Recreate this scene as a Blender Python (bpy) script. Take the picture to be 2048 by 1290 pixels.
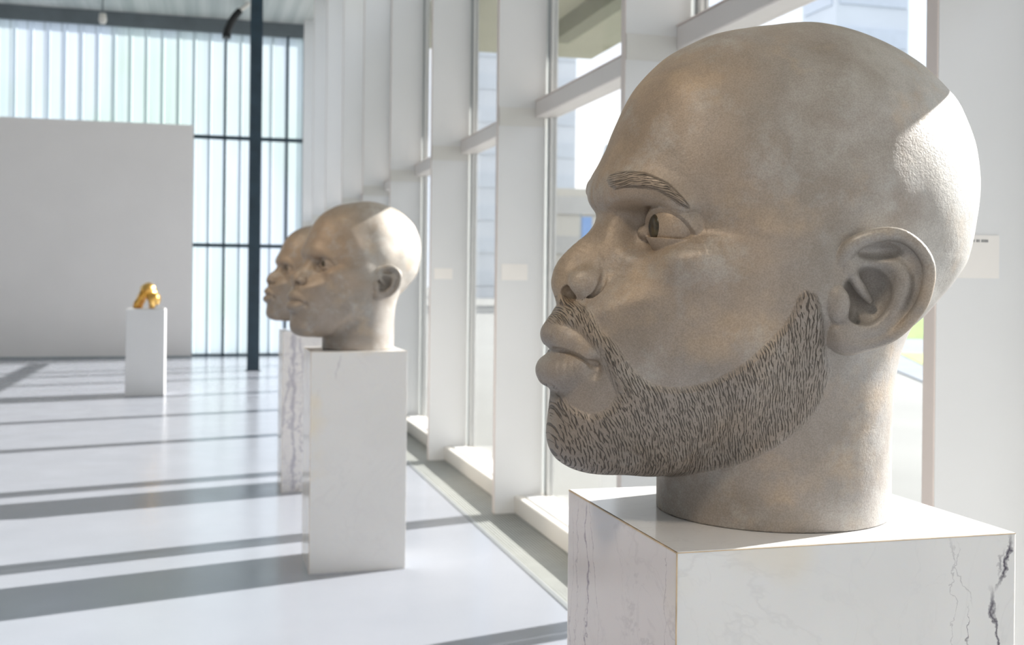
import bpy, bmesh, math, random
import numpy as np
from mathutils import Vector, Matrix
random.seed(7); RNG=np.random.default_rng(7)
for o in list(bpy.data.objects): bpy.data.objects.remove(o)
SC=bpy.context.scene; COL=SC.collection
# ------------------------------------------------------------------ camera
cam_d=bpy.data.cameras.new('camera'); cam=bpy.data.objects.new('camera',cam_d); COL.objects.link(cam); SC.camera=cam
yaw,roll=math.radians(15.3),0.0105
fw=Vector((math.sin(yaw),math.cos(yaw),0)); r0=Vector((math.cos(yaw),-math.sin(yaw),0)); u0=r0.cross(fw)
rt=math.cos(roll)*r0+math.sin(roll)*u0; up=-math.sin(roll)*r0+math.cos(roll)*u0
M=Matrix((rt,up,-fw)).transposed().to_4x4(); M.translation=Vector((0,0,1.5)); cam.matrix_world=M
cam_d.sensor_width=36; cam_d.lens=2250*36/2048; cam_d.shift_y=-83/2048; cam_d.clip_end=500; cam_d.clip_start=.05
cam_d.dof.use_dof=True; cam_d.dof.focus_distance=1.56; cam_d.dof.aperture_fstop=7.0
# ------------------------------------------------------------------ light
SUN_AZ,SUN_EL=math.radians(14.8),math.radians(27.7)
w=bpy.data.worlds.new('sky'); SC.world=w; w.use_nodes=True
nt=w.node_tree; nt.nodes.clear()
out=nt.nodes.new('ShaderNodeOutputWorld'); bg=nt.nodes.new('ShaderNodeBackground'); tc=nt.nodes.new('ShaderNodeTexCoord')
mp=nt.nodes.new('ShaderNodeMapping'); mp.inputs['Scale'].default_value=(1,1,2.5)
nz=nt.nodes.new('ShaderNodeTexNoise'); nz.inputs['Scale'].default_value=2.2; nz.inputs['Detail'].default_value=5
cr=nt.nodes.new('ShaderNodeValToRGB'); cr.color_ramp.elements[0].position=.42; cr.color_ramp.elements[0].color=(.74,.85,1,1); cr.color_ramp.elements[1].position=.58; cr.color_ramp.elements[1].color=(1,1,1,1)
nt.links.new(tc.outputs['Generated'],mp.inputs[0]); nt.links.new(mp.outputs[0],nz.inputs[0]); nt.links.new(nz.outputs[0],cr.inputs[0]); nt.links.new(cr.outputs[0],bg.inputs[0]); bg.inputs[1].default_value=1.25; nt.links.new(bg.outputs[0],out.inputs[0])
sd=bpy.data.lights.new('sun','SUN'); sun=bpy.data.objects.new('sun',sd); COL.objects.link(sun)
sdir=Vector((math.cos(SUN_EL)*math.cos(SUN_AZ),math.cos(SUN_EL)*math.sin(SUN_AZ),math.sin(SUN_EL)))
sun.rotation_euler=sdir.to_track_quat('Z','Y').to_euler(); sun.location=(12,6,9); sd.energy=11.5; sd.angle=math.radians(.55); sd.color=(1,.965,.91)
SC.view_settings.view_transform='Standard'; SC.view_settings.look='None'; SC.view_settings.exposure=0.45; SC.view_settings.gamma=1; SC.view_settings.use_curve_mapping=False

# ------------------------------------------------------------------ helpers
def mat(name,col=(.8,.8,.8),rough=.5,metal=0,**k):
    m=bpy.data.materials.new(name); m.use_nodes=True; b=m.node_tree.nodes['Principled BSDF']
    b.inputs['Base Color'].default_value=(*col,1); b.inputs['Roughness'].default_value=rough; b.inputs['Metallic'].default_value=metal
    for a,v in k.items(): b.inputs[a.replace('_',' ')].default_value=v
    return m
class NB:
    """small node builder"""
    def __init__(s,m): s.m=m; s.nt=m.node_tree; s.b=s.nt.nodes['Principled BSDF']
    def n(s,t,**k):
        x=s.nt.nodes.new('ShaderNode'+t)
        for a,v in k.items():
            if a.startswith('i_'):
                x.inputs[a[2:].replace('_',' ')].default_value=v
            else: setattr(x,a,v)
        return x
    def l(s,a,b): s.nt.links.new(a,b); return b
    def obj(s): return s.n('TexCoord').outputs['Object']
    def mapn(s,src,scale=(1,1,1),loc=(0,0,0),rot=(0,0,0)):
        x=s.n('Mapping'); x.inputs['Scale'].default_value=scale; x.inputs['Location'].default_value=loc; x.inputs['Rotation'].default_value=rot; s.l(src,x.inputs[0]); return x.outputs[0]
    def noise(s,src,scale,detail=3,rough=.5,dist=0):
        x=s.n('TexNoise'); x.inputs['Scale'].default_value=scale; x.inputs['Detail'].default_value=detail; x.inputs['Roughness'].default_value=rough; x.inputs['Distortion'].default_value=dist; s.l(src,x.inputs['Vector']); return x.outputs['Fac']
    def ramp(s,src,stops):
        x=s.n('ValToRGB'); e=x.color_ramp.elements
        while len(e)<len(stops): e.new(.5)
        for q,(p,c) in zip(e,stops): q.position=p; q.color=(*c,1) if not isinstance(c,(int,float)) else (c,c,c,1)
        s.l(src,x.inputs[0]); return x.outputs[0]
    def math(s,op,a,b=None,c=None,clamp=False):
        x=s.n('Math'); x.operation=op; x.use_clamp=clamp
        for i,v in enumerate((a,b,c)):
            if v is None: continue
            if isinstance(v,(int,float)): x.inputs[i].default_value=v
            else: s.l(v,x.inputs[i])
        return x.outputs[0]
    def mix(s,f,a,b):
        x=s.n('Mix'); x.data_type='RGBA'
        for sock,v in ((x.inputs[0],f),(x.inputs[6],a),(x.inputs[7],b)):
            if isinstance(v,(int,float)): sock.default_value=v
            elif isinstance(v,tuple): sock.default_value=(*v,1)
            else: s.l(v,sock)
        return x.outputs[2]
    def bump(s,h,dist,strength=1,prev=None):
        x=s.n('Bump'); x.inputs['Strength'].default_value=strength; x.inputs['Distance'].default_value=dist; s.l(h,x.inputs['Height'])
        if prev: s.l(prev,x.inputs['Normal'])
        return x.outputs[0]
    def attr(s,name):
        x=s.n('Attribute'); x.attribute_name=name; return x
def tag(o,label=None,cat=None,group=None,kind=None):
    if label: o['label']=label
    if cat: o['category']=cat
    if group: o['group']=group
    if kind: o['kind']=kind
    return o
def link(name,me,m=None,parent=None,smooth=False):
    o=bpy.data.objects.new(name,me); COL.objects.link(o)
    if m: me.materials.append(m)
    if parent: o.parent=parent
    if smooth: me.shade_smooth()
    return o
def empty(name,loc=(0,0,0),rz=0):
    o=bpy.data.objects.new(name,None); COL.objects.link(o); o.location=loc; o.rotation_euler=(0,0,rz); o.empty_display_size=.1; return o
class MB:
    def __init__(s): s.bm=bmesh.new()
    def box(s,x0,x1,y0,y1,z0,z1):
        v=[s.bm.verts.new((x,y,z)) for x in (x0,x1) for y in (y0,y1) for z in (z0,z1)]
        for q in ((0,1,3,2),(4,6,7,5),(0,4,5,1),(2,3,7,6),(0,2,6,4),(1,5,7,3)): s.bm.faces.new([v[i] for i in q])
        return s
    def tube(s,pts,r,n=12):
        pts=[Vector(p) for p in pts]; rs=r if isinstance(r,(list,tuple)) else [r]*len(pts); rings=[]
        for i,p in enumerate(pts):
            t=(pts[min(i+1,len(pts)-1)]-pts[max(i-1,0)]).normalized(); a=t.orthogonal().normalized() if i==0 else (a-t*a.dot(t)).normalized(); b=t.cross(a)
            rings.append([s.bm.verts.new(p+(a*math.cos(k*2*math.pi/n)+b*math.sin(k*2*math.pi/n))*rs[i]) for k in range(n)])
        for A,B in zip(rings,rings[1:]):
            for k in range(n): s.bm.faces.new([A[k],A[(k+1)%n],B[(k+1)%n],B[k]])
        s.bm.faces.new(rings[0][::-1]); s.bm.faces.new(rings[-1]); return s
    def prism(s,poly,axis,a,b):
        def P(q,t):
            if axis=='z': return (q[0],q[1],t)
            if axis=='y': return (q[0],t,q[1])
            return (t,q[0],q[1])
        A=[s.bm.verts.new(P(q,a)) for q in poly]; B=[s.bm.verts.new(P(q,b)) for q in poly]; n=len(poly)
        s.bm.faces.new(A[::-1]); s.bm.faces.new(B)
        for k in range(n): s.bm.faces.new([A[k],A[(k+1)%n],B[(k+1)%n],B[k]])
        return s
    def bevel(s,w,seg=2):
        bmesh.ops.bevel(s.bm,geom=list(s.bm.edges),offset=w,segments=seg,affect='EDGES',profile=.5); return s
    def build(s,name,m,parent=None,smooth=False):
        bmesh.ops.recalc_face_normals(s.bm,faces=s.bm.faces); me=bpy.data.meshes.new(name); s.bm.to_mesh(me); s.bm.free(); return link(name,me,m,parent,smooth)
HRES=2
# ---- local head frame, millimetres: f forward, d towards the person's left, z up from the neck base
HC=(20.,420.)
PROF=dict(pts=[(-52,800),(14,791),(60,783),(117,769),(150,753),(185,733),(233,684),(260,633),(279,587),(293,560),(304,542),(309,520),(306,500),(297,482),(288,462),(300,425),(318,376),(356,335),(372,314),(368,290),(366,262),(368,225),(370,190),(372,150),(371,118),(364,98),(338,84),(308,76),(262,70),(215,66),(160,80),(80,120),(0,160),(-90,180),(-150,200),(-190,245),(-222,290),(-282,345),(-336,410),(-350,480),(-357,550),(-345,620),(-310,690),(-243,746),(-155,783)])
WC=[(-60,520,238),(-200,500,236),(-60,650,240),(-60,760,240),(-250,600,236),(120,560,222),(200,560,212),(280,560,205),(200,680,215),(300,520,200),
    (205,435,166),(173,404,222),(130,420,226),(60,420,226),(0,350,226),(-120,350,225),(300,430,165),(260,400,172),(250,350,186),(200,330,205),(150,300,212),
    (331,244,176),(340,300,180),(370,260,175),(100,230,212),(10,200,214),(200,200,190),(260,150,176),(340,120,165),(370,90,160),(150,100,175),(0,100,190),(-200,250,180),(-150,150,190)]
NC=[(-180,2.1),(-120,2.6),(-95,2.8),(-60,2.6),(-45,2.2),(-20,2.1),(0,2.0),(20,2.1),(60,2.1),(120,2.1),(180,2.1)]
PROF['ang']=None
def _setup():
    p=np.array(PROF['pts'],float); a=np.arctan2(p[:,1]-HC[1],p[:,0]-HC[0]); r=np.hypot(p[:,1]-HC[1],p[:,0]-HC[0])
    o=np.argsort(a); a=a[o]; r=r[o]
    A=np.concatenate([a-2*np.pi,a,a+2*np.pi]); R=np.concatenate([r,r,r])
    T=np.linspace(-np.pi,np.pi,1441); v=np.interp(T,A,R)
    # light smoothing (circular)
    k=np.exp(-.5*(np.arange(-12,13)/4.)**2); k/=k.sum(); v=v[:-1]
    v=np.convolve(np.concatenate([v[-12:],v,v[:12]]),k,'valid'); v=np.append(v,v[0])
    PROF['T']=T; PROF['R']=v
    # W map
    gf=np.arange(-420,441,10.); gz=np.arange(-40,861,10.); G,Z=np.meshgrid(gf,gz,indexing='ij')
    c=np.array(WC,float); num=0;den=0
    for f,z,w in c:
        d2=((G-f)**2+(Z-z)**2); k=1/(d2+35.**2)**1.6; num=num+k*w; den=den+k
    PROF['W']=num/den
def prof_r(f,z):
    return np.interp(np.arctan2(z-HC[1],f-HC[0]),PROF['T'],PROF['R'])
def wmap(f,z):
    x=np.clip((f+420)/10.,0,85.999); y=np.clip((z+40)/10.,0,89.999); i=x.astype(int); j=y.astype(int); x=x-i; y=y-j; M=PROF['W']
    return (M[i,j]*(1-x)+M[i+1,j]*x)*(1-y)+(M[i,j+1]*(1-x)+M[i+1,j+1]*x)*y
NCa=np.array(NC,float)
def mass0(f,d,z):
    a=np.arctan2(z-HC[1],f-HC[0]); R=np.interp(a,PROF['T'],PROF['R']); n=np.interp(np.degrees(a),NCa[:,0],NCa[:,1])
    rho=np.hypot(f-HC[0],z-HC[1])
    t=rho/R; q=np.abs(d)/wmap(f,z)
    return (t**n+q**n+1e-9)**(1/n)-1
def mass(f,d,z):
    F=mass0(f,d,z); e=1.
    g=np.sqrt(((mass0(f+e,d,z)-F)/e)**2+((mass0(f,d+e,z)-F)/e)**2+((mass0(f,d,z+e)-F)/e)**2)
    return F/np.maximum(g,1e-3)
def smin(a,b,k):
    h=np.clip(.5+.5*(b-a)/k,0,1); return b+(a-b)*h-k*h*(1-h)
def smax(a,b,k): return -smin(-a,-b,k)
def ell(P,c,r,rot=None):
    q=P-np.array(c,float)
    if rot is not None: q=q@rot
    r=np.array(r,float); k0=np.sqrt(((q/r)**2).sum(1)); k1=np.sqrt(((q/r**2)**2).sum(1))
    return k0*(k0-1)/np.maximum(k1,1e-6)
def tube(P,pts,rad):
    pts=np.array(pts,float); best=None
    for i in range(len(pts)-1):
        a,b=pts[i],pts[i+1]; ab=b-a; h=np.clip(((P-a)@ab)/(ab@ab),0,1)
        dd=np.sqrt(((P-a-h[:,None]*ab)**2).sum(1))-(rad[i]+(rad[i+1]-rad[i])*h)
        best=dd if best is None else np.minimum(best,dd)
    return best
def spl(pts,n=4):
    p=np.array(pts,float); q=np.vstack([2*p[0]-p[1],p,2*p[-1]-p[-2]]); out=[]
    for i in range(1,len(q)-2):
        for k in range(n):
            t=k/n; a,b,c,e=q[i-1],q[i],q[i+1],q[i+2]
            out.append(.5*((2*b)+(-a+c)*t+(2*a-5*b+4*c-e)*t*t+(-a+3*b-3*c+e)*t**3))
    out.append(q[-2]); return np.array(out)
def stube(P,pts4,n=3):
    s=spl(pts4,n); return tube(P,s[:,:3],s[:,3])
def polysd(x,y,poly):
    p=np.array(poly,float); n=len(p); d=np.full(x.shape,1e9); ins=np.zeros(x.shape,bool)
    for i in range(n):
        a=p[i]; b=p[(i+1)%n]; ex,ey=b-a; wx=x-a[0]; wy=y-a[1]; h=np.clip((wx*ex+wy*ey)/(ex*ex+ey*ey+1e-9),0,1)
        d=np.minimum(d,(wx-ex*h)**2+(wy-ey*h)**2)
        c=((a[1]<=y)&(b[1]>y))|((b[1]<=y)&(a[1]>y))
        if abs(ey)>1e-9: ins^=c&(x<a[0]+(y-a[1])*ex/ey)
    d=np.sqrt(d); return np.where(ins,-d,d)
def near(P,c,r): return ((P-np.array(c,float))**2).sum(1)<r*r
# ---- ear frame: plane d = 222-0.55 f ; u back along plane, w outwards
EO=np.array([0.,222.,360.]); EU=np.array([-1,.55,0])/np.hypot(1,.55); EW=np.array([.55,1,0])/np.hypot(1,.55)
EAR=dict(outer=[(-23,-46),(-23,-62),(-17,-76),(-6,-87),(6,-92),(31,-87),(51,-79),(70,-69),(87,-56),(103,-40),(115,-20),(122,2),(124,27),(119,49),(106,69),(87,84),(68,91),(50,92),(33,89),(14,82),(-3,70),(-15,53),(-23,35),(-26,5),(-26,-25)])
EYE=np.array([208.,100.,453.]); ER=45.
CREASE=[(317,46,412,2),(314,55,398,4),(313,61,384,5),(318,64,366,5),(328,60,349,4.5),(340,46,344,3)]
MOUTH=[(386,0,260,4),(380,14,262,4.5),(376,28,265,4.8),(367,48,264,4.8),(358,62,260,4.5),(350,72,254,4),(340,78,248,3),(330,83,245,2)]
def field(P,opt):
    f,d,z=P[:,0],np.abs(P[:,1]),P[:,2]; Q=np.stack([f,d,z],1)
    F=mass(f,d,z)
    # neck column
    def neckf(p):
        r=188+12*np.clip((p[:,2]-150)/200,0,1)
        cf=-5+0*p[:,2]
        return np.hypot((p[:,0]-cf),p[:,1])-r
    nk=np.maximum(neckf(Q),z-330)
    F=smin(F,nk,28)
    m=f>120
    idx=np.where(m)[0]; q=Q[idx]; G=F[idx]
    # --- orbit hollow, brow ridge
    G=smax(G,-ell(q,(304,76,458),(64,46,36)),17)
    G=smax(G,-ell(q,(268,112,450),(42,60,42)),18)
    G=smax(G,-ell(q,(228,104,455),(48,49,43)),8)
    G=smin(G,stube(q,[(288,12,505,20),(272,45,512,23),(256,88,512,21),(236,122,500,17),(222,142,484,12)]),22)
    # cheek under eye, zygoma
    G=smin(G,ell(q,(180,138,398),(62,44,34)),44)
    # eyeball and lids
    e=ell(q,EYE,(ER,ER,ER)); rr=np.sqrt(((q-EYE)**2).sum(1))
    def half(n,off): n=np.array(n,float); n/=np.linalg.norm(n); return -((q-EYE)@n)+off   # negative inside
    ball=rr-(ER-2)
    up=np.maximum(rr-(ER+7.5),half((-.75,-.342,.566),-20.9)); up=np.maximum(up,-(rr-(ER-6)))
    lo=np.maximum(rr-(ER+6),half((.05,-.05,-1),17.5)); lo=np.maximum(lo,-(rr-(ER-6)))
    lo=np.maximum(lo,half((.2,.1,.97),-52))
    G=smin(G,smin(up,lo,3),2.5)
    ballm=(ball<3)&(rr<ER+4)
    G=smin(G,ball,1.5)
    # inner corner web
    G=smin(G,ell(q,(240,62,447),(19,15,13)),6)
    # --- nose
    n1=stube(q,[(261,0,478,28),(283,0,455,22),(301,0,430,24),(322,0,405,30),(336,0,382,36),(339,0,368,38)])
    n1b=stube(q,[(280,24,450,20),(292,24,420,24),(306,24,390,28)])
    G=smin(G,n1b,22); G=smin(G,n1,16)
    wing=ell(q,(330,42,368),(32,22,25)); 
    G=smin(G,wing,13); G=smax(G,-stube(q,CREASE),4)
    G=smin(G,stube(q,[(350,0,355,13),(340,0,345,16)]),8)
    G=smax(G,-stube(q,[(368,25,338,10),(356,27,352,13.5),(340,28,365,10)]),3.5)
    # --- muzzle and lips
    G=smin(G,ell(q,(290,0,250),(82,95,80)),30)
    ul=stube(q,[(367,0,288,25),(361,30,285,24),(346,58,272,18),(328,78,250,9)])
    ll=stube(q,[(374,0,232,26),(366,32,230,25),(350,58,236,17),(332,78,244,8)])
    G=smin(G,smin(ul,ll,2.5),9)
    G=smax(G,-stube(q,MOUTH),2)
    # nasolabial / corner pit
    G=smax(G,-ell(q,(338,88,240),(10,8,14)),12)
    # chin
    G=smin(G,ell(q,(306,0,128),(60,62,46)),30)
    F[idx]=G
    # --- ear
    m=near(Q,(-40,250,360),175); idx=np.where(m)[0]
    if len(idx):
        q=Q[idx]; u=(q-EO)@EU; w=(q-EO)@EW; v=q[:,2]-360; G=F[idx]; L=np.stack([u,v,w],1)
        od=polysd(u,v,EAR['outer'])
        plate=smax(od+8,np.abs(w+4)-9,8)-3
        G=smin(G,ell(L,(34,-8,-34),(58,66,40)),14)
        G=smin(G,plate,7)
        hel=stube(L,[(-6,42,0,10),(2,56,4,12),(14,69,8,12),(36,79,10,11),(60,83,11,10),(80,79,11,9.5),(99,65,12,9),(111,47,12,9),(115,27,12,9),(112,4,11,9),(105,-18,10,9),(93,-37,8,8.5),(78,-54,5,8.5),(62,-66,2,9),(40,-75,0,10),(16,-79,0,12),(0,-74,0,14),(-8,-58,0,12)])
        G=smax(G,-ell(L,(58,10,20),(61,67,24)),6)
        G=smax(G,-ell(L,(34,-8,4),(37,43,36)),6)
        G=smin(G,stube(L,[(16,45,-8,6),(38,46,-7,8),(60,43,-6,11),(76,32,-4,13),(82,14,-3,14),(78,-8,-3,13),(70,-28,-3,12),(58,-42,-2,11),(44,-54,-1,10),(28,-60,0,9)]),7)
        G=smax(G,-ell(L,(46,58,5),(30,11,14)),9)
        G=smin(G,stube(L,[(0,48,2,9),(8,34,0,9),(14,18,-4,8),(24,2,-10,8),(36,-14,-18,5)]),7)
        G=smin(G,hel,3)
        G=smin(G,ell(L,(-8,-20,9),(16,26,9)),5)
        G=smin(G,ell(L,(2,-72,-2),(26,22,12)),8)
        G=smax(G,-ell(L,(17,-32,-4),(12,16,22)),4)
        F[idx]=G
    for bp in opt.get('raise',[]):
        poly,amt,fmin=bp
        sd=polysd(f,z,poly); side=(d>opt.get('dmin',0))
        F=F-amt*np.clip(.5-sd/6.,0,1)
    if 'noise' in opt: F=F+opt['noise'](Q)
    return np.maximum(F,-z)
_setup()
def mesh_sdf(fn,lo,hi,h,B=8):
    """narrow band surface nets over a symmetric (in d) field; returns verts(mm), quads"""
    lo=np.array(lo,float); n=np.ceil((np.array(hi)-lo)/(h*B)).astype(int)*B
    # coarse
    cx=[lo[i]+np.arange(n[i]//B+1)*h*B for i in range(3)]
    C=np.stack(np.meshgrid(*cx,indexing='ij'),-1).reshape(-1,3); Fc=fn(C).reshape([len(c) for c in cx])
    cen=[(c[:-1]+h*B/2) for c in cx]; M=np.stack(np.meshgrid(*cen,indexing='ij'),-1).reshape(-1,3); Fm=fn(M).reshape([len(c) for c in cen])
    act=np.abs(Fm)<h*B*1.5
    s=np.stack([Fc[i:Fc.shape[0]-1+i,j:Fc.shape[1]-1+j,k:Fc.shape[2]-1+k] for i in(0,1) for j in (0,1) for k in (0,1)])
    act|=(s.min(0)<0)&(s.max(0)>=0)
    D=np.repeat(np.repeat(np.repeat(Fm.astype(np.float32),B,0),B,1),B,2); D=np.pad(D,((0,1),)*3,mode='edge')
    mk=np.zeros(D.shape,bool); ai=np.argwhere(act)
    for b in ai: mk[b[0]*B:b[0]*B+B+1,b[1]*B:b[1]*B+B+1,b[2]*B:b[2]*B+B+1]=True
    idx=np.argwhere(mk); vals=np.empty(len(idx),np.float32)
    for k in range(0,len(idx),200000):
        vals[k:k+200000]=fn(lo+idx[k:k+200000]*h)
    D[mk]=vals
    return nets(D,lo,h)
def nets(D,lo,h):
    S=D<0
    sh=np.array(D.shape)-1
    c=np.zeros(sh,np.int8)
    for i in(0,1):
        for j in(0,1):
            for k in(0,1): c+=S[i:sh[0]+i,j:sh[1]+j,k:sh[2]+k]
    cells=np.argwhere((c>0)&(c<8)); vid=-np.ones(sh,np.int32); vid[tuple(cells.T)]=np.arange(len(cells))
    corner=[(i,j,k) for i in(0,1) for j in(0,1) for k in(0,1)]
    V={q:D[cells[:,0]+q[0],cells[:,1]+q[1],cells[:,2]+q[2]] for q in corner}
    acc=np.zeros((len(cells),3)); cnt=np.zeros(len(cells))
    for a in corner:
        for ax in range(3):
            if a[ax]==0:
                b=list(a); b[ax]=1; b=tuple(b); va,vb=V[a],V[b]; m=(va<0)!=(vb<0)
                t=np.where(m,va/np.where(m,va-vb,1),0); p=np.tile(np.array(a,float),(len(cells),1)); p[:,ax]+=t
                acc[m]+=p[m]; cnt[m]+=1
    verts=lo+(cells+acc/cnt[:,None])*h
    g=np.zeros((len(cells),3))
    for a in corner:
        for ax in range(3): g[:,ax]+=V[a]*(1 if a[ax] else -1)
    g/=np.maximum(np.linalg.norm(g,axis=1,keepdims=True),1e-9)
    faces=[]
    for ax in range(3):
        sl0=[slice(None)]*3; sl1=[slice(None)]*3; sl0[ax]=slice(0,-1); sl1[ax]=slice(1,None)
        A=S[tuple(sl0)];Bm=S[tuple(sl1)]; e=np.argwhere(A!=Bm)
        o=[x for x in range(3) if x!=ax]
        ok=(e[:,o[0]]>0)&(e[:,o[1]]>0)&(e[:,o[0]]<sh[o[0]])&(e[:,o[1]]<sh[o[1]]); e=e[ok]
        def gv(du,dv):
            q=e.copy(); q[:,o[0]]-=du; q[:,o[1]]-=dv; return vid[q[:,0],q[:,1],q[:,2]]
        Q=np.stack([gv(1,1),gv(0,1),gv(0,0),gv(1,0)],1)
        fl=A[tuple(e.T)]
        if ax==1: fl=~fl
        Q[~fl]=Q[~fl][:,::-1]
        faces.append(Q)
    return verts,np.concatenate(faces),g
def field_noear(P):
    f,d,z=P[:,0],np.abs(P[:,1]),P[:,2]
    F=mass(f,d,z); r=188+12*np.clip((z-150)/200,0,1); nk=np.maximum(np.hypot(f+5,d)-r,z-330)
    return smin(F,nk,28)
# ------------------------------------------------------------------ materials of the room
def m_plain(name,col,rough,nscale=3,amt=.04,bump=0,metal=0):
    m=mat(name,col,rough,metal); B=NB(m); c=B.noise(B.obj(),nscale,4)
    lo=tuple(max(0,v*(1-amt)) for v in col); hi=tuple(min(1,v*(1+amt)) for v in col)
    B.l(B.ramp(c,[(.3,lo),(.7,hi)]),B.b.inputs['Base Color'])
    if bump: B.l(B.bump(B.noise(B.obj(),180,2),.001,bump),B.b.inputs['Normal'])
    return m
M_white=m_plain('white_painted_panel',(.74,.745,.745),.42,1.2,.02)
M_frame=m_plain('white_window_frame',(.66,.665,.65),.35,2,.02)
M_cream=m_plain('cream_sill',(.74,.71,.66),.4,2,.03)
M_rail=m_plain('warm_white_rail',(.76,.72,.69),.4,2,.02)
M_gap=m_plain('grey_rubber_gasket',(.34,.37,.38),.6)
M_edge=m_plain('beige_panel_edge',(.78,.70,.655),.5,2,.03)
M_dark=m_plain('dark_blue_grey_steel',(.022,.045,.065),.38,4,.2,metal=.2)
M_beam=m_plain('grey_steel_beam',(.14,.165,.18),.45,4,.1)
M_part=m_plain('warm_white_plaster_partition',(.81,.775,.75),.75,1.2,.02,.05)
M_black=m_plain('black_steel',(.006,.006,.007),.5)
M_soffit=m_plain('olive_soffit',(.44,.43,.31),.8,1,.05)
M_card=m_plain('cream_card',(.86,.83,.79),.6)
M_ink=m_plain('grey_ink',(.25,.25,.25),.7)
# floor: pale poured floor, satin
M_floor=mat('pale_lavender_poured_floor',(.6,.61,.66),.22); B=NB(M_floor); o=B.obj()
c=B.noise(o,1.3,5); B.l(B.ramp(c,[(.35,(.28,.298,.338)),(.65,(.30,.318,.358))]),B.b.inputs['Base Color'])
B.l(B.ramp(B.noise(o,3,4),[(.3,.17),(.7,.24)]),B.b.inputs['Roughness']); B.b.inputs['Specular IOR Level'].default_value=.6
# window glass: thin clear pane
M_glass=bpy.data.materials.new('clear_window_glass'); M_glass.use_nodes=True; nt=M_glass.node_tree; nt.nodes.clear()
oo=nt.nodes.new('ShaderNodeOutputMaterial'); mx=nt.nodes.new('ShaderNodeMixShader'); tr=nt.nodes.new('ShaderNodeBsdfTransparent'); gl=nt.nodes.new('ShaderNodeBsdfGlossy'); fr=nt.nodes.new('ShaderNodeLayerWeight'); pw=nt.nodes.new('ShaderNodeMath'); pw.operation='POWER'; pw.inputs[1].default_value=5; fr.inputs[0].default_value=.5; mm=nt.nodes.new('ShaderNodeMath'); mm.operation='MULTIPLY_ADD'; mm.inputs[1].default_value=.5; mm.inputs[2].default_value=.03
tr.inputs[0].default_value=(.97,.97,.972,1); gl.inputs['Roughness'].default_value=.02
nt.links.new(fr.outputs['Facing'],pw.inputs[0]); nt.links.new(pw.outputs[0],mm.inputs[0]); nt.links.new(mm.outputs[0],mx.inputs[0]); nt.links.new(tr.outputs[0],mx.inputs[1]); nt.links.new(gl.outputs[0],mx.inputs[2]); nt.links.new(mx.outputs[0],oo.inputs[0])
# channel glass: ribbed translucent
M_chan=bpy.data.materials.new('ribbed_translucent_channel_glass'); M_chan.use_nodes=True; nt=M_chan.node_tree; nt.nodes.clear()
class _X: pass
B=NB.__new__(NB); B.nt=nt; B.m=M_chan
oo=nt.nodes.new('ShaderNodeOutputMaterial'); m1=nt.nodes.new('ShaderNodeMixShader'); m2=nt.nodes.new('ShaderNodeMixShader')
tl=nt.nodes.new('ShaderNodeBsdfTranslucent'); df=nt.nodes.new('ShaderNodeBsdfDiffuse'); gl=nt.nodes.new('ShaderNodeBsdfGlossy'); gl.inputs['Roughness'].default_value=.25
o=B.obj(); big=B.noise(B.mapn(o,(.35,1,.22)),1.6,3)
green=B.ramp(big,[(.42,(.47,.53,.60)),(.62,(.42,.51,.48))])
sp=nt.nodes.new('ShaderNodeSeparateXYZ'); nt.links.new(o,sp.inputs[0]); ph=B.math('ABSOLUTE',B.math('SUBTRACT',B.math('FRACT',B.math('MULTIPLY_ADD',sp.outputs[0],1/.2968,43.8)),.5))
joint=B.ramp(ph,[(.40,1.0),(.49,.62)])
fine=B.math('MULTIPLY',joint,B.ramp(B.noise(B.mapn(o,(1,1,.03)),7,3,.6),[(.35,.86),(.6,1.0)]))
colr=B.mix(1.0,green,fine); nt.nodes[-1].blend_type='MULTIPLY' if hasattr(nt.nodes[-1],'blend_type') else 'MIX'
nt.links.new(colr,tl.inputs[0]); df.inputs[0].default_value=(.6,.68,.72,1)
m1.inputs[0].default_value=.15; nt.links.new(tl.outputs[0],m1.inputs[1]); nt.links.new(df.outputs[0],m1.inputs[2]); m2.inputs[0].default_value=.06
nt.links.new(m1.outputs[0],m2.inputs[1]); nt.links.new(gl.outputs[0],m2.inputs[2]); nt.links.new(m2.outputs[0],oo.inputs[0])
# unseen sides of the hall
# ceiling deck: ribbed
M_ceil=mat('grey_green_ribbed_ceiling',(.5,.53,.5),.5); B=NB(M_ceil); o=B.obj()
B.l(B.ramp(B.noise(B.mapn(o,(1,.02,1)),7,3),[(.35,(.44,.47,.455)),(.65,(.62,.63,.61))]),B.b.inputs['Base Color'])
# grille
M_gril=m_plain('grey_green_grille_metal',(.46,.475,.455),.45,8,.06,metal=.3)
M_trough=m_plain('dark_trough',(.09,.1,.09),.7)

# ------------------------------------------------------------------ room shell
FY=[2.50,4.74,7.0,9.2,11.35,13.4,15.5,17.7,19.9,22.0]; FT=.05; XF=1.815; XG=2.13; ZC=6.5
def struct(o): o['kind']='structure'; return o
struct(MB().box(-13,1.625,-7,22.6,-.2,0).build('floor',M_floor))
struct(MB().box(-13,2.5,-7,22.6,ZC,ZC+.25).build('ceiling',M_ceil))
struct(MB().box(-13.2,-13,-7,22.6,0,ZC).build('wall_left',M_part))
struct(MB().box(-13,2.5,-7.2,-7,0,ZC).build('wall_front',M_part))
# floor grille along the windows
g=struct(MB().box(1.625,2.3,-7,22.6,-.2,-.045).build('trim_1',M_trough))
gb=MB()
for k in range(17):
    x=1.647+k*.0185; gb.box(x,x+.0115,-7,22.5,-.045,-.002)
gb.build('grille_bars',M_gril,g)
MB().box(1.615,1.643,-7,22.5,-.045,.003).build('grille_edge',m_plain('grey_grille_edge',(.30,.32,.33),.4,metal=.4),g)
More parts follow.
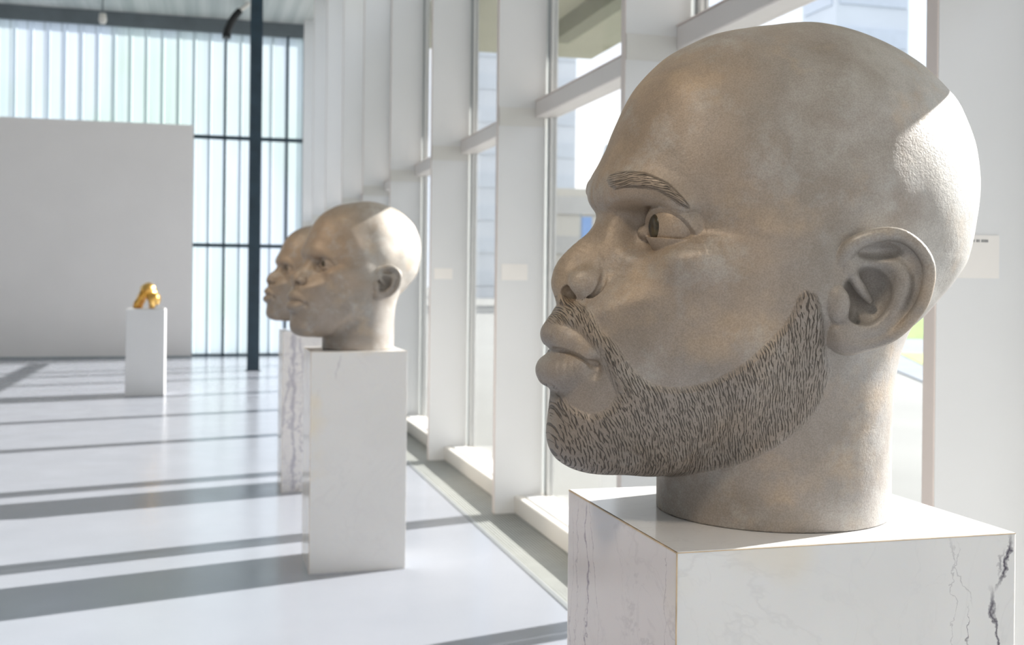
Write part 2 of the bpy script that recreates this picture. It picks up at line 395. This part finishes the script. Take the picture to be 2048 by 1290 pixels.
# fins between the windows
tn=2
for y in [-6.3,-4.1,-1.9,.3]+FY:
    f=MB().box(XF,XG,y,y+FT,0,2.5).box(XF,XG,y,y+FT,2.62,ZC).build('trim_%d'%tn,M_white); struct(f); tn+=1
    MB().box(XF-.004,XF,y+.002,y+FT-.002,.0,ZC).build('fin_edge',M_edge,f)
    MB().box(XF+.004,XG,y+.003,y+FT-.003,2.5,2.62).build('joint_band',m_plain('beige_joint_band',(.70,.69,.66),.5),f)
# windows
wy=[-6.3,-4.1,-1.9,.3]+FY
for k in range(len(wy)-1):
    a,b=wy[k]+FT,wy[k+1]; n=k+1
    f=MB()
    f.box(XG,2.19,a,a+.035,.115,ZC); f.box(XG+.02,2.19,b-.065,b-.022,.115,ZC)        # jambs
    f.box(XG,2.19,a+.035,b-.065,ZC-.06,ZC); 
    f=f.build('window_%d'%n,M_frame); struct(f)
    MB().box(XG+.012,2.19,b-.022,b,.115,ZC).build('gasket',M_gap,f)
    zr=2.37 if abs(a-.35)<.01 else 2.56; r=MB().box(2.06,2.20,a,b,zr,2.665).bevel(.006,1).build('transom_rail',M_rail,f)  # unseen bay by the big head: rail lowered to shade its crown
    MB().box(2.058,2.2,a,b,2.665,2.672).build('rail_edge',M_edge,f)
    s=MB().box(1.945,2.19,a,b,0,.115).bevel(.008,2).build('sill_box',M_cream,f)
    MB().box(2.0,2.12,a+.05,b-.05,.115,.121).build('sill_cap',M_white,f)
    MB().box(2.165,2.177,a+.035,b-.065,.115,zr).box(2.165,2.177,a+.035,b-.065,2.665,ZC-.06).build('window_pane',M_glass,f)
# solid strip behind fins outside
# back wall of channel glass
def chan(x0,x1,z0,z1,y=22.5):
    bm=bmesh.new(); p=.293; n=int(round((x1-x0)/p)); xs=[]
    for i in range(n):
        a=x0+(x1-x0)*i/n; w=(x1-x0)/n
        xs+=[(a,y+.018),(a+.012,y),(a+w-.012,y),(a+w,y+.018)]
    prev=None
    for x,yy in xs:
        v=(bm.verts.new((x,yy,z0)),bm.verts.new((x,yy,z1)))
        if prev: bm.faces.new((prev[0],v[0],v[1],prev[1]))
        prev=v
    me=bpy.data.meshes.new('channel_glass'); bm.to_mesh(me); bm.free(); return me
wb=struct(link('wall_back',chan(-13,2.13,.03,6.23),M_chan))
fr=MB().box(-13,2.2,22.42,22.6,0,.035).build('base_rail',M_dark,wb)
MB().box(-13,2.2,22.44,22.58,6.23,6.5).build('head_beam',M_beam,wb)
for x in (.363,1.533): MB().box(x-.022,x+.022,22.36,22.5,.03,6.23).build('mullion',M_dark,wb)
for z in (4.21,2.128): MB().box(-1.2,2.13,22.4,22.5,z-.035,z+.035).build('transom',M_dark,wb)
MB().box(2.10,2.2,22.3,22.6,0,ZC).build('end_post',M_frame,wb)
# partition in front of the back wall
pt=MB().box(-7,-.222,22.02,22.2,0.0,4.37).bevel(.004,1).build('partition_wall',M_part); tag(pt,'tall free-standing warm white display wall in front of the ribbed glass at the far end','partition wall')
MB().box(-7,-.225,22.015,22.02,0.0,.03).build('painted_shadow_line',M_gap,pt)  # thin grey strip painting in the shadow line at the wall foot
# steel column
c=MB(); x0,x1,y0,y1=.685,.875,18.68,18.86
c.box(x0,x1,y0,y0+.016,0.012,6.5).box(x0,x1,y1-.016,y1,0.012,6.5).box(.772,.788,y0+.016,y1-.016,0.012,6.5)
co=c.build('steel_column',M_dark); tag(co,'dark blue-grey steel column standing free before the ribbed glass wall','column')
MB().box(.66,.9,18.655,18.885,0,.012).build('base_plate',M_dark,co)
# brace and lamp under the ceiling
st=MB().tube([(.33,21,5.86),(.36,21,5.98),(.42,21,6.13),(.50,21,6.26),(.58,21,6.36)],[.055,.07,.07,.065,.06],10).build('ceiling_duct',M_black,None,True); tag(st,'short curved black duct hanging by the column under the far ceiling','duct')
MB().tube([(.58,21,6.36),(.68,21,6.44),(.74,21,6.5)],[.04,.04,.04],8).build('hanger',M_cream,st)
MB().box(.27,.42,20.9,21.1,5.84,5.9).build('mouth',M_black,st)
sp=MB().tube([(-1.77,21,5.95),(-1.77,21,6.02),(-1.77,21,6.13)],[.05,.075,.06],12).build('ceiling_spotlight',M_cream,None,True); tag(sp,'small beige spotlight hanging from the ceiling at upper left','spotlight')
MB().tube([(-1.77,21,6.12),(-1.77,21,6.5)],.012,8).build('stem',M_beam,sp)
# small wall cards
def card(x0,x1,z0,z1,y,label,text):
    c=MB().box(x0,x1,y-.004,y,z0,z1).build('wall_label',M_card); tag(c,label,'label',)
    if text:
        m=MB()
        for a,b in text: m.box(a,b,y-.0045,y-.004,z1-.0185,z1-.0115)
        m.build('text_line',M_ink,c)
    return c
def words(x0,x1):
    o=[];x=x0
    while x<x1-.006:
        w=random.uniform(.003,.006); o.append((x,min(x+w,x1))); x+=w+.0012+(random.random()<.25)*.004
    return o
card(1.835,2.0,1.52,1.632,2.5,'large cream text card on the white panel right behind the biggest head',words(1.85,1.972))
card(1.845,2.018,1.505,1.61,7.0,'blurred cream text card on the white panel left of the biggest head',None)
card(1.845,2.0,1.51,1.60,9.2,'faint cream text card on the white panel just right of the second head',None)

# ------------------------------------------------------------------ outside
M_pave=m_plain('light_paving',(.22,.225,.215),.8,.5,.06)
M_road=m_plain('blue_grey_road',(.20,.225,.25),.8,.6,.12)
M_grass=m_plain('bright_grass',(.16,.26,.05),.9,2,.3)
M_lawn=m_plain('yellow_green_verge',(.32,.38,.13),.9,2,.2)
struct(MB().box(2.3,200,-60,260,-.2,-.08).build('trim_pavement',M_pave))
r=struct(MB().prism([(2.6,-8),(9,-8),(19,20),(38,60),(30,60),(13.2,20.2),(3.4,-2)],'z',-.08,-.06).build('trim_road',M_road))
struct(MB().prism([(13.2,18.4),(14.2,18),(16.4,22),(15.4,22.6)],'z',-.08,-.05).build('trim_verge',M_lawn))
struct(MB().prism([(18.3,29.6),(22,27),(34,46),(30,48)],'z',-.08,-.05).build('trim_lawn',M_grass))
cn=MB().box(2.5,5.0,-6,14.35,4.5,4.75).build('trim_canopy',M_soffit); struct(cn)
MB().box(3.9,4.1,-6,12.6,4.3,4.5).build('canopy_beam',m_plain('dark_olive_beam',(.24,.24,.16),.8),cn)
def tower(name,x0,x1,y0,y1,h,col,label,nx,nz,win):
    m=m_plain('facade_'+name,col,.8,.3,.04); t=MB().box(x0,x1,y0,y1,-.08,h).build('tower_building',m); tag(t,label,'building')
    q=MB(); dx=(x1-x0)/nx; dz=h/nz
    for i in range(nz):
        q.box(x0+.2,x1-.2,y0-.12,y0,i*dz+dz*.35,i*dz+dz*.8)
    for i in range(nz):
        q.box(x0-.12,x0,y0+.4,y1-.4,i*dz+dz*.35,i*dz+dz*.8)
    q.build('window_band',m_plain('glazing_'+name,win,.3),t); return t
tower('a',23.4,33.4,100,112,42,(.62,.65,.68),'hazy grey-blue tower seen between the two white fins in the middle',6,14,(.56,.60,.64))
tower('b',36.4,41.4,60,64,40,(.62,.67,.74),'pale blue tower block with floor bands behind the top of the biggest head',6,16,(.54,.60,.69))
tower('c',18.5,24.0,62,70,6.9,(.60,.56,.48),'low beige building outside beyond the forehead of the biggest head',4,3,(.52,.50,.46))
tower('d',43.2,60,62,63,13.8,(.26,.36,.50),'dark blue low block outside at the right of the biggest head',5,4,(.2,.28,.42))
M_dk=m_plain('grey_spire',(.42,.46,.48),.7)
s=MB().prism([(20.9,-.08),(21.7,-.08),(21.6,8.2),(21.35,9.1),(21.1,8.2)],'y',58,58.8).build('spire',M_dk); tag(s,'small grey spire outside in front of the forehead of the biggest head','spire')
sg=MB().box(20.2,20.7,59,59.3,3.7,5.1).build('banner',m_plain('blue_banner',(.25,.42,.75),.6),None); tag(sg,'small blue banner outside beside the bridge of the nose','banner')
MB().tube([(20.1,59.15,-.08),(20.1,59.15,5.3)],.05,8).build('banner_pole',M_gap,sg)
tr=empty('tree',(26,42,0)); tag(tr,'round green tree outside behind the neck of the biggest head','tree')
MB().tube([(0,0,-.08),(0,0,1.2)],[.2,.15],8).build('trunk',m_plain('bark',(.2,.15,.1),.9),tr)
bmt=bmesh.new(); bmesh.ops.create_icosphere(bmt,subdivisions=5,radius=1.6,matrix=Matrix.Translation((0,0,1.7)))
for v in bmt.verts:
    v.co+=v.co.normalized()*random.uniform(-.12,.12)
me=bpy.data.meshes.new('foliage'); bmt.to_mesh(me); bmt.free(); link('foliage',me,m_plain('green_leaves',(.12,.3,.05),.9,6,.3),tr)

# warm ceiling spots aimed at the heads
M_lamp=mat('warm_lamp_glass',(1,.85,.65),.4); M_lamp.node_tree.nodes['Principled BSDF'].inputs['Emission Color'].default_value=(1,.78,.5,1); M_lamp.node_tree.nodes['Principled BSDF'].inputs['Emission Strength'].default_value=8
def spot(loc,tgt,power,label,deg=26):
    L=Vector(loc); d=(Vector(tgt)-L).normalized(); r=empty('track_spotlight',loc); tag(r,label,'spotlight','warm ceiling spotlights')
    MB().tube([-d*.12,d*.06],.055,20).build('housing',M_black,r,True); MB().tube([(0,0,0),(0,0,ZC-loc[2])],.01,8).build('stem',M_black,r)
    MB().tube([d*.0601,d*.064],.048,20).build('lamp_glass',M_lamp,r)
    ld=bpy.data.lights.new('spot','SPOT'); ld.energy=power; ld.color=(1,.84,.66); ld.spot_size=math.radians(deg); ld.spot_blend=.6; ld.shadow_soft_size=.4
    o=bpy.data.objects.new('spot_light',ld); COL.objects.link(o); o.parent=r; o.location=d*.08; o.rotation_euler=(-d).to_track_quat('Z','Y').to_euler()
spot((-2.2,.2,5.6),(.7,1.6,1.5),260,'warm ceiling spotlight aimed at the nearest head')
spot((-2.2,4.3,5.6),(.75,6.0,1.5),260,'warm ceiling spotlight aimed at the middle head')
spot((-2.2,6.5,5.6),(.75,8.2,1.5),260,'warm ceiling spotlight aimed at the farthest head')
# ------------------------------------------------------------------ marble plinths
def m_marble(name,tint,veins,seed,dark=(.13,.11,.16),amount=1.0,vscale=1.0,fine=.45):
    """veins: list of (axis a, offset, slope, width, zlo, zhi) lines in object space, wandering with noise"""
    m=mat(name,tint,.16); B=NB(m); o=B.obj(); B.b.inputs['Subsurface Weight'].default_value=.25; B.b.inputs['Subsurface Scale'].default_value=.012; B.b.inputs['Subsurface Radius'].default_value=(1,.8,.6)
    so=B.mapn(o,(1,1,1),(seed*1.7,seed*.9,seed*.4))
    cloud=B.noise(so,3.2,5,.55,.6); base=B.ramp(cloud,[(.3,tuple(v*.955 for v in tint)),(.7,tint)])
    # crossing hairlines
    n1=B.noise(so,5.5*vscale,4,.6,1.2); h=B.math('ABSOLUTE',B.math('SUBTRACT',n1,.5)); hl=B.ramp(h,[(0,1.0),(.014,0.0)])
    n2=B.noise(B.mapn(so,(1,1,1),(9,3,1)),1.7*vscale,5,.6,2.0); h2=B.math('ABSOLUTE',B.math('SUBTRACT',n2,.5)); h3=B.ramp(h2,[(0,1.0),(.02,0.0)])
    msk=B.ramp(B.noise(so,1.6,2),[(.48,0.0),(.62,1.0)])
    v=B.math('MULTIPLY',B.math('MAXIMUM',B.math('MULTIPLY',hl,.35),B.math('MULTIPLY',h3,msk)),fine*amount,clamp=True)
    sep=B.n('SeparateXYZ'); B.l(o,sep.inputs[0]); X,Y,Z=sep.outputs
    for (ax,off,sl,wd,z0,z1,st) in veins:
        c=X if ax=='x' else Y; other=Y if ax=='x' else X
        wob=B.math('MULTIPLY',B.math('SUBTRACT',B.noise(B.mapn(o,(1,1,1),(off*37,off*11,2)),9,5,.6),.5),.09)
        wob2=B.math('MULTIPLY',B.math('SUBTRACT',B.noise(B.mapn(o,(1,1,1),(off*7,5,2)),60,3,.6),.5),.02)
        p=B.math('ADD',B.math('ADD',B.math('MULTIPLY_ADD',B.math('SUBTRACT',Z,1.0),sl,c),wob),wob2)
        dd=B.math('ABSOLUTE',B.math('SUBTRACT',p,off))
        wn=B.math('MULTIPLY',B.ramp(B.noise(B.mapn(o,(1,1,1),(off*3,1,7)),14,3),[(.35,.15),(.65,1.0)]),wd)
        line=B.math('SUBTRACT',1.0,B.math('DIVIDE',dd,wn),clamp=True); line=B.math('POWER',line,.6)
        rz=B.n('MapRange'); rz.clamp=True; B.l(Z,rz.inputs[0]); rz.inputs[1].default_value=z0; rz.inputs[2].default_value=z0+.03
        rz2=B.n('MapRange'); rz2.clamp=True; B.l(Z,rz2.inputs[0]); rz2.inputs[1].default_value=z1; rz2.inputs[2].default_value=z1-.03
        line=B.math('MULTIPLY',B.math('MULTIPLY',line,rz.outputs[0]),B.math('MULTIPLY',rz2.outputs[0],st))
        v=B.math('MAXIMUM',v,line)
    col=B.mix(v,base,dark)
    # warm iron stains
    iron=B.math('MULTIPLY',B.ramp(B.noise(so,2.3,3),[(.60,0.0),(.70,1.0)]),.35); col=B.mix(iron,col,(.80,.66,.42))
    B.l(col,B.b.inputs['Base Color']); B.l(B.ramp(cloud,[(.3,.12),(.7,.2)]),B.b.inputs['Roughness'])
    return m
M_seam=m_plain('ochre_seam',(.62,.47,.30),.6,30,.2)
def plinth(x0,x1,y0,y1,h,label,mats,rz=0,group='marble plinths'):
    """side panels, mitred at the corners, under a top slab; ochre seam lines between"""
    cx,cy=(x0+x1)/2,(y0+y1)/2; r=empty('plinth',(cx,cy,0),rz); tag(r,label,'plinth')
    if group: r['group']=group
    a,b=(x1-x0)/2,(y1-y0)/2; t=.02; e=.0012
    def pan(name,poly,m): return MB().prism(poly,'z',0,h-t*.04).build(name,m,r)
    mf,ml,mr,mt=mats
    pan('front_panel',[(-a,-b),(a,-b),(a-t,-b+t),(-a+t,-b+t)],mf)
    pan('left_panel',[(-a,b),(-a,-b+e),(-a+t,-b+t+e),(-a+t,b-t)],ml)
    pan('right_panel',[(a,-b+e),(a,b),(a-t,b-t),(a-t,-b+t+e)],mr)
    pan('back_panel',[(a-e,b),(-a+e,b),(-a+t,b-t),(a-t,b-t)],mf)
    # top slab, mitred: visible faces flush with the sides
    MB().prism([(-a+.0015,-b+.0015),(a-.0015,-b+.0015),(a-.0015,b-.0015),(-a+.0015,b-.0015)],'z',h-.0012,h).build('top_slab',mt,r)
    s=MB(); s.box(-a-.0004,-a+.0012,-b-.0004,-b+.0012,0,h-.0008)
    s.box(-a-.0003,-a+.002,-b,b,h-.0028,h-.0008); s.box(-a,a,-b-.0003,-b+.002,h-.0022,h-.0010)
    s.build('seam',M_seam,r); return r
T1=(.80,.775,.77); T2=(.80,.80,.79)
ma=m_marble('marble_front',(.78,.78,.77),[('x',.240,-.22,.0065,1.04,1.135,1.0),('x',.236,.05,.007,.93,1.055,.95),('x',.247,-.1,.004,1.06,1.11,.8),('x',.185,.1,.003,.95,1.03,.8),('x',.165,-.1,.002,.7,1.13,.3),('x',.232,0,.004,.55,.92,.7),('x',.20,.3,.0025,1.02,1.135,.3)],1,(.07,.06,.09),.18)
mb=m_marble('marble_left',(.80,.74,.73),[('y',.135,0,.0055,0,1.14,.8),('y',.185,.05,.003,.3,1.14,.4),('y',.09,-.25,.003,.9,1.14,.45),('y',.13,.12,.003,0,.98,.45),('y',-.20,.02,.003,.6,1.14,.4),('y',.215,.03,.003,0,1.1,.4)],2,(.20,.14,.20),.5)
mt=m_marble('marble_top',(.84,.82,.80),[('x',-.12,.0,.004,0,2,.0)],3,(.45,.40,.42),.8,1.6)
P1=plinth(.63,1.18,1.43,1.905,1.13,'big white marble plinth under the foreground head, dark veins at its right edge',(ma,mb,ma,mt))
mc=m_marble('marble_quiet',(.74,.73,.72),[('x',-.12,-.25,.008,.98,1.13,.5),('x',-.2,-.2,.006,.6,.95,.2)],4,(.42,.40,.44),.35)
md=m_marble('marble_left_dark',(.80,.75,.73),[('y',0,.0,.03,.9,1.1,.5)],5,(.35,.30,.34),.5)
P2=plinth(.527,1.022,5.78,6.22,1.13,'pale grey-white marble plinth in the middle, carrying the second head',(mc,md,mc,mt))
me_=m_marble('marble_veined',(.78,.76,.76),[('x',-.17,.0,.03,0,1.13,.75),('x',-.12,.15,.02,.2,1.1,.6),('x',-.18,-.12,.02,0,.9,.6),('y',.0,.0,.05,0,1.1,.6)],6,(.33,.32,.40),1.0,2.0,.9)
P3=plinth(.535,1.03,8.03,8.46,1.13,'strongly blue-grey veined marble plinth half hidden behind the middle one',(me_,me_,mc,mt))
M_wp=m_plain('white_painted_plinth',(.76,.755,.755),.5,2,.02)
P4=empty('plinth',(-.70,15.12,0)); tag(P4,'plain white painted plinth far off at left under the gold sculpture','plinth')
MB().box(-.245,.225,-.225,.225,.0,1.095).bevel(.004,1).build('body',M_wp,P4)
MB().box(-.235,.215,-.215,.215,1.095,1.1).build('top_plate',M_wp,P4)
# ------------------------------------------------------------------ sculpted heads
BEARD=[(450,345),(364,345),(352,338),(344,326),(336,308),(330,292),(320,284),(312,274),(305,261),(298,248),(287,234),(276,223),(261,215),(240,212),(214,214),(185,222),(157,238),(132,260),(108,284),(88,304),(76,326),(67,352),(60,358),(46,350),(34,320),(27,285),(20,264),(10,240),(16,210),(28,184),(48,160),(80,132),(109,112),(140,94),(166,82),(186,70),(200,50),(262,30),(450,30)]
PATCH=[(450,212),(394,212),(383,207),(374,198),(368,188),(363,178),(353,171),(340,166),(327,171),(316,180),(309,191),(306,204),(311,218),(316,230),(320,241),(324,251),(328,263),(336,274),(345,287),(354,298),(366,305),(379,308),(450,308)]
BROW=[(303,527),(300,533),(293,537),(281,536),(267,532),(257,525),(244,516),(236,506),(226,493),(217,480),(226,482),(236,490),(246,499),(256,507),(270,511),(285,513),(292,513),(298,512),(302,517)]
def hairmask(Q,sm):
    f,d,z=Q[:,0],np.abs(Q[:,1]),Q[:,2]
    b=polysd(f,z,BEARD); p=polysd(f,z,PATCH); w=polysd(f,z,BROW)
    sb=np.maximum(b,-p); w=np.where((d>12)&(f>150),w,50.); return sb,w
def add_hair(Q,F,opt):
    sb,w=hairmask(Q,6); m=np.clip(.5-sb/12.,0,1)*3.0+np.clip(.5-w/5.,0,1)*3.0
    return F-m
M_iris=mat('dark_olive_iris',(.05,.04,.025),.25); B=NB(M_iris); B.l(B.ramp(B.noise(B.obj(),60,4,.7),[(.4,(.015,.015,.015)),(.65,(.09,.065,.025))]),B.b.inputs['Base Color'])
M_iris.node_tree.nodes['Principled BSDF'].inputs['Roughness'].default_value=.3
def head_material(name,warm,grey,light,seed=0,hair=True,dark=(.085,.068,.052)):
    m=mat(name,grey,.42); B=NB(m); o=B.obj(); so=B.mapn(o,(1,1,1),(seed,seed*.7,0)); b=B.b
    sep=B.n('SeparateXYZ'); B.l(o,sep.inputs[0]); X,Y,Z=sep.outputs
    # patina with light painted in: warm bounce over the front, sunlit pale to the back, grey in the cheek and neck, all broken up by cloudy noise
    big=B.noise(so,4.2,4,.55,.3); fwd=B.math('MULTIPLY_ADD',X,1.3,B.math('MULTIPLY_ADD',big,1.0,-.19))
    col=B.ramp(fwd,[(.06,light),(.33,grey),(.66,warm)])
    up_=B.math('MULTIPLY_ADD',Z,1.0,B.math('MULTIPLY',B.noise(so,6,4),.5)); low=B.ramp(up_,[(.50,1.0),(.66,0.0)])
    col=B.mix(B.math('MULTIPLY',low,.6),col,(.30,.28,.265))
    n2=B.ramp(B.noise(B.mapn(so,(1,1,1),(3,1,4)),9,6,.72),[(.40,0.0),(.66,1.0)]); col=B.mix(B.math('MULTIPLY',n2,.42),col,(.20,.165,.125))
    n3=B.ramp(B.noise(B.mapn(so,(1,1,1),(7,5,1)),7,4,.6),[(.54,0.0),(.68,1.0)]); col=B.mix(B.math('MULTIPLY',n3,.45),col,(.50,.37,.24))
    n4=B.ramp(B.noise(B.mapn(so,(1,1,1),(2,8,6)),9,5,.7),[(.52,0.0),(.70,1.0)]); col=B.mix(B.math('MULTIPLY',n4,.36),col,(.50,.51,.50))
    sp=B.ramp(B.noise(o,420,2,.6),[(.36,.86),(.62,1.08)]); col2=B.mix(1.0,col,sp); B.nt.nodes[-1].blend_type='MULTIPLY'; col=col2
    h1=B.noise(o,120,4,.6); h2=B.noise(so,330,3,.6); hh=B.math('MULTIPLY_ADD',h1,.6,B.math('MULTIPLY',h2,.4)); nrm=B.bump(hh,.0018,.55)
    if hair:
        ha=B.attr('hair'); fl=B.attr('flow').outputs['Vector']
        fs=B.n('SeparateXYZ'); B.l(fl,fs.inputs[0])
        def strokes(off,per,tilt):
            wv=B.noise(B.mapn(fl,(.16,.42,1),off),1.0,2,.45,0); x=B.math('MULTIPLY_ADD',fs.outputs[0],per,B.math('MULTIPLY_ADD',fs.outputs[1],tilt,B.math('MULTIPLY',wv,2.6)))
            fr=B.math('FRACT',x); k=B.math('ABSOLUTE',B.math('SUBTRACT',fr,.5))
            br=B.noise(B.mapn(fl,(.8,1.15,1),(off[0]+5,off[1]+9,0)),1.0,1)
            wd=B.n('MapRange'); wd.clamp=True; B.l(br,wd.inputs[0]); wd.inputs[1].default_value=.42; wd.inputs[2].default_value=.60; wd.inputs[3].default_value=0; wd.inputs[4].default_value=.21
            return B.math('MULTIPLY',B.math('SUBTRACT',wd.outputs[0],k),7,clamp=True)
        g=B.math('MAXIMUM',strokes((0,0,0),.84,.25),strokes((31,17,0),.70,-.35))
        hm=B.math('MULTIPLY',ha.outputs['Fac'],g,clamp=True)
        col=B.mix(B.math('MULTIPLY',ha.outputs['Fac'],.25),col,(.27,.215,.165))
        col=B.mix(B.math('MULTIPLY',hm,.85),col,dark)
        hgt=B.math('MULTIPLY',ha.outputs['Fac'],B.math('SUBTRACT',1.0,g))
        nrm=B.bump(hgt,.004,1.0,nrm)
    B.l(nrm,b.inputs['Normal']); B.l(col,b.inputs['Base Color'])
    B.l(B.ramp(B.noise(so,9,3),[(.3,.40),(.7,.58)]),b.inputs['Roughness']); b.inputs['Specular IOR Level'].default_value=.5; b.inputs['Metallic'].default_value=.15
    return m
def mk_mesh(name,V,Fc,N,m,parent,att=None):
    u,inv=np.unique(Fc,return_inverse=True); Fc=inv.reshape(Fc.shape); V=V[u]; N=N[u]
    me=bpy.data.meshes.new(name); me.vertices.add(len(V)); me.vertices.foreach_set('co',V.astype(np.float32).ravel())
    nf=len(Fc); me.loops.add(nf*4); me.loops.foreach_set('vertex_index',Fc.astype(np.int32).ravel()); me.polygons.add(nf); me.polygons.foreach_set('loop_start',np.arange(0,nf*4,4,dtype=np.int32)); me.update(calc_edges=True); me.shade_smooth()
    if att is not None:
        for k,(ty,arr) in att.items():
            a=me.attributes.new(k,ty,'POINT'); a.data.foreach_set('value' if ty=='FLOAT' else 'vector',arr[u].astype(np.float32).ravel())
    me.normals_split_custom_set_from_vertices(N.astype(np.float32))
    return link(name,me,m,parent)
def build_head(name,h,m,loc,rz,opt,label,scale=(1,1,1),group=None):
    root=empty(name,loc,rz); tag(root,label,'sculpture',group)
    base=dict(opt); fn=lambda p: (add_hair(p,field(p,base),base) if opt.get('hair') else field(p,base))
    v,q,g=mesh_sdf(fn,(-400,-330,-8),(440,330,840),h)
    # classify: ear = sticks out of the mass; beard and eyebrow by outline
    f,d,z=v[:,0],np.abs(v[:,1]),v[:,2]
    earz=near(np.stack([f,d,z],1),(-45,250,360),170)&(np.abs(z-360)<125); dist=np.full(len(v),-1.)
    i=np.where(earz)[0]; dist[i]=field_noear(v[i])
    if opt.get('hair'): dist=dist-np.where(earz,np.clip(.5-hairmask(v,6)[0]/7.,0,1)*6,0)
    ear=dist>4.5
    sb,w=hairmask(v,6)
    at={}
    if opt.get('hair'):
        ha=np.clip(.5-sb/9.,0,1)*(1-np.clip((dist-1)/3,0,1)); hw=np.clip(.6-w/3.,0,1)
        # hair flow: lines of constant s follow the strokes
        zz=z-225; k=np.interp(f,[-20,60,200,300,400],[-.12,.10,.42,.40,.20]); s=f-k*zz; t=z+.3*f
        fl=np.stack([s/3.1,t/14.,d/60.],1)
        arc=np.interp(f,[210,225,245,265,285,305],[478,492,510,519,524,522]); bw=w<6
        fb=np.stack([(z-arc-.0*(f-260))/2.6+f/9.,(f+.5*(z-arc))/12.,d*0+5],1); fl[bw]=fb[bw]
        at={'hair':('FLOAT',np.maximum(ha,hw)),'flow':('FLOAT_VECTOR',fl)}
    part=np.zeros(len(v),int); part[ear&(v[:,1]>0)]=1; part[ear&(v[:,1]<0)]=2
    if opt.get('hair'):
        part[(part==0)&(sb<1)]=3; part[(part==0)&(w<1)&(v[:,1]>0)]=4; part[(part==0)&(w<1)&(v[:,1]<0)]=5
    fp=part[q].max(1)
    S=np.array(scale)*.001; V=v*S; N=g/S; N/=np.linalg.norm(N,axis=1,keepdims=True)
    for k,nm in ((0,'head_body'),(1,'ear'),(2,'ear'),(3,'beard'),(4,'eyebrow'),(5,'eyebrow')):
        s=fp==k
        if s.any():
            o=mk_mesh(nm,V,q[s],N,m,root,at)
            if k==3: o['label']='short engraved beard and moustache with fine dark strokes'
    for sgn in (1,-1):
        c=EYE*np.array([1,sgn,1])
        bm=bmesh.new(); bmesh.ops.create_uvsphere(bm,u_segments=64,v_segments=40,radius=ER); 
        bmesh.ops.scale(bm,vec=scale,verts=bm.verts); bmesh.ops.translate(bm,vec=c*np.array(scale),verts=bm.verts); bmesh.ops.scale(bm,vec=(.001,)*3,verts=bm.verts)
        me=bpy.data.meshes.new('eye'); bm.to_mesh(me); bm.free(); e=link('eye',me,m,root,True)
        # iris: shallow recessed disc with a rim
        bm=bmesh.new(); R=ER; rings=[]; n=48
        prof=[(19.2,R-.3,True),(19.0,R+.5,True),(15,R+1.0,False),(9,R+1.2,False),(8,R+.5,False),(3,R+.5,False)]
        for rad,RR,_ in prof:
            x=math.sqrt(max(RR*RR-rad*rad,0)); rings.append([bm.verts.new(((c[0]+x)*S[0],(c[1]+rad*math.cos(a*2*math.pi/n))*S[1],(c[2]+rad*math.sin(a*2*math.pi/n))*S[2])) for a in range(n)])
        for A,Bq in zip(rings,rings[1:]):
            for j in range(n): bm.faces.new([A[j],A[(j+1)%n],Bq[(j+1)%n],Bq[j]])
        bm.faces.new(rings[-1]); bmesh.ops.recalc_face_normals(bm,faces=bm.faces); me=bpy.data.meshes.new('iris'); bm.to_mesh(me); bm.free(); link('iris',me,M_iris,e,True)
    return root
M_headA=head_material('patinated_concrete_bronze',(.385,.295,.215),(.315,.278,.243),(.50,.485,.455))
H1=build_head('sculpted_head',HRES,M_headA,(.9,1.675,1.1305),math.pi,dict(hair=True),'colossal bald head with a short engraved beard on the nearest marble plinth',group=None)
M_headB=head_material('patinated_concrete_bronze_tan',(.38,.275,.19),(.31,.265,.222),(.42,.395,.36),5,False)
HR2=6 if HRES<4 else 10
H2=build_head('sculpted_head',HR2,M_headB,(.79,6.0,1.1305),math.pi+math.radians(21),dict(hair=False),'beardless bald head on the middle plinth, turned towards the viewer',(1.02,.97,.985))
H3=build_head('sculpted_head',HR2,M_headB,(.80,8.25,1.1305),math.pi+math.radians(8),dict(hair=False),'farthest bald head, only its tan face showing left of the middle head',(1.0,.95,.965))
# ------------------------------------------------------------------ gold sculpture
M_gold=mat('polished_gold',(.86,.50,.12),.24,1.0); B=NB(M_gold); o=B.obj(); B.l(B.ramp(B.noise(o,7,3),[(.35,(.75,.38,.07)),(.65,(.95,.62,.22))]),B.b.inputs['Base Color']); B.l(B.bump(B.noise(o,30,3),.01,.4),B.b.inputs['Normal'])
def gold(P):
    F=ell(P,(10,0,235),(95,90,95)); F=smin(F,ell(P,(80,-20,120),(85,90,90)),40)
    F=smin(F,stube(P,[(-20,-20,210,60),(-80,-30,130,48),(-125,-40,50,40),(-140,-40,18,34)]),30)
    F=smin(F,stube(P,[(-40,60,200,50),(-80,80,90,45),(-90,80,25,36)]),25)
    F=smin(F,stube(P,[(30,-40,150,50),(45,-80,70,44),(60,-80,28,40)]),20)
    F=smax(F,-ell(P,(-20,-70,40),(45,120,95)),14)
    F=F+5*np.sin(P[:,0]*.045+P[:,2]*.03)*np.sin(P[:,1]*.05+1)
    return np.maximum(F,-P[:,2])
v,q,g=mesh_sdf(gold,(-220,-200,-8),(220,200,380),5)
gs=mk_mesh('gold_sculpture',v*.001,q,g,M_gold,None); gs.location=(-.70,15.12,1.1005); tag(gs,'small shiny gold folded sculpture on the far white plinth','sculpture')
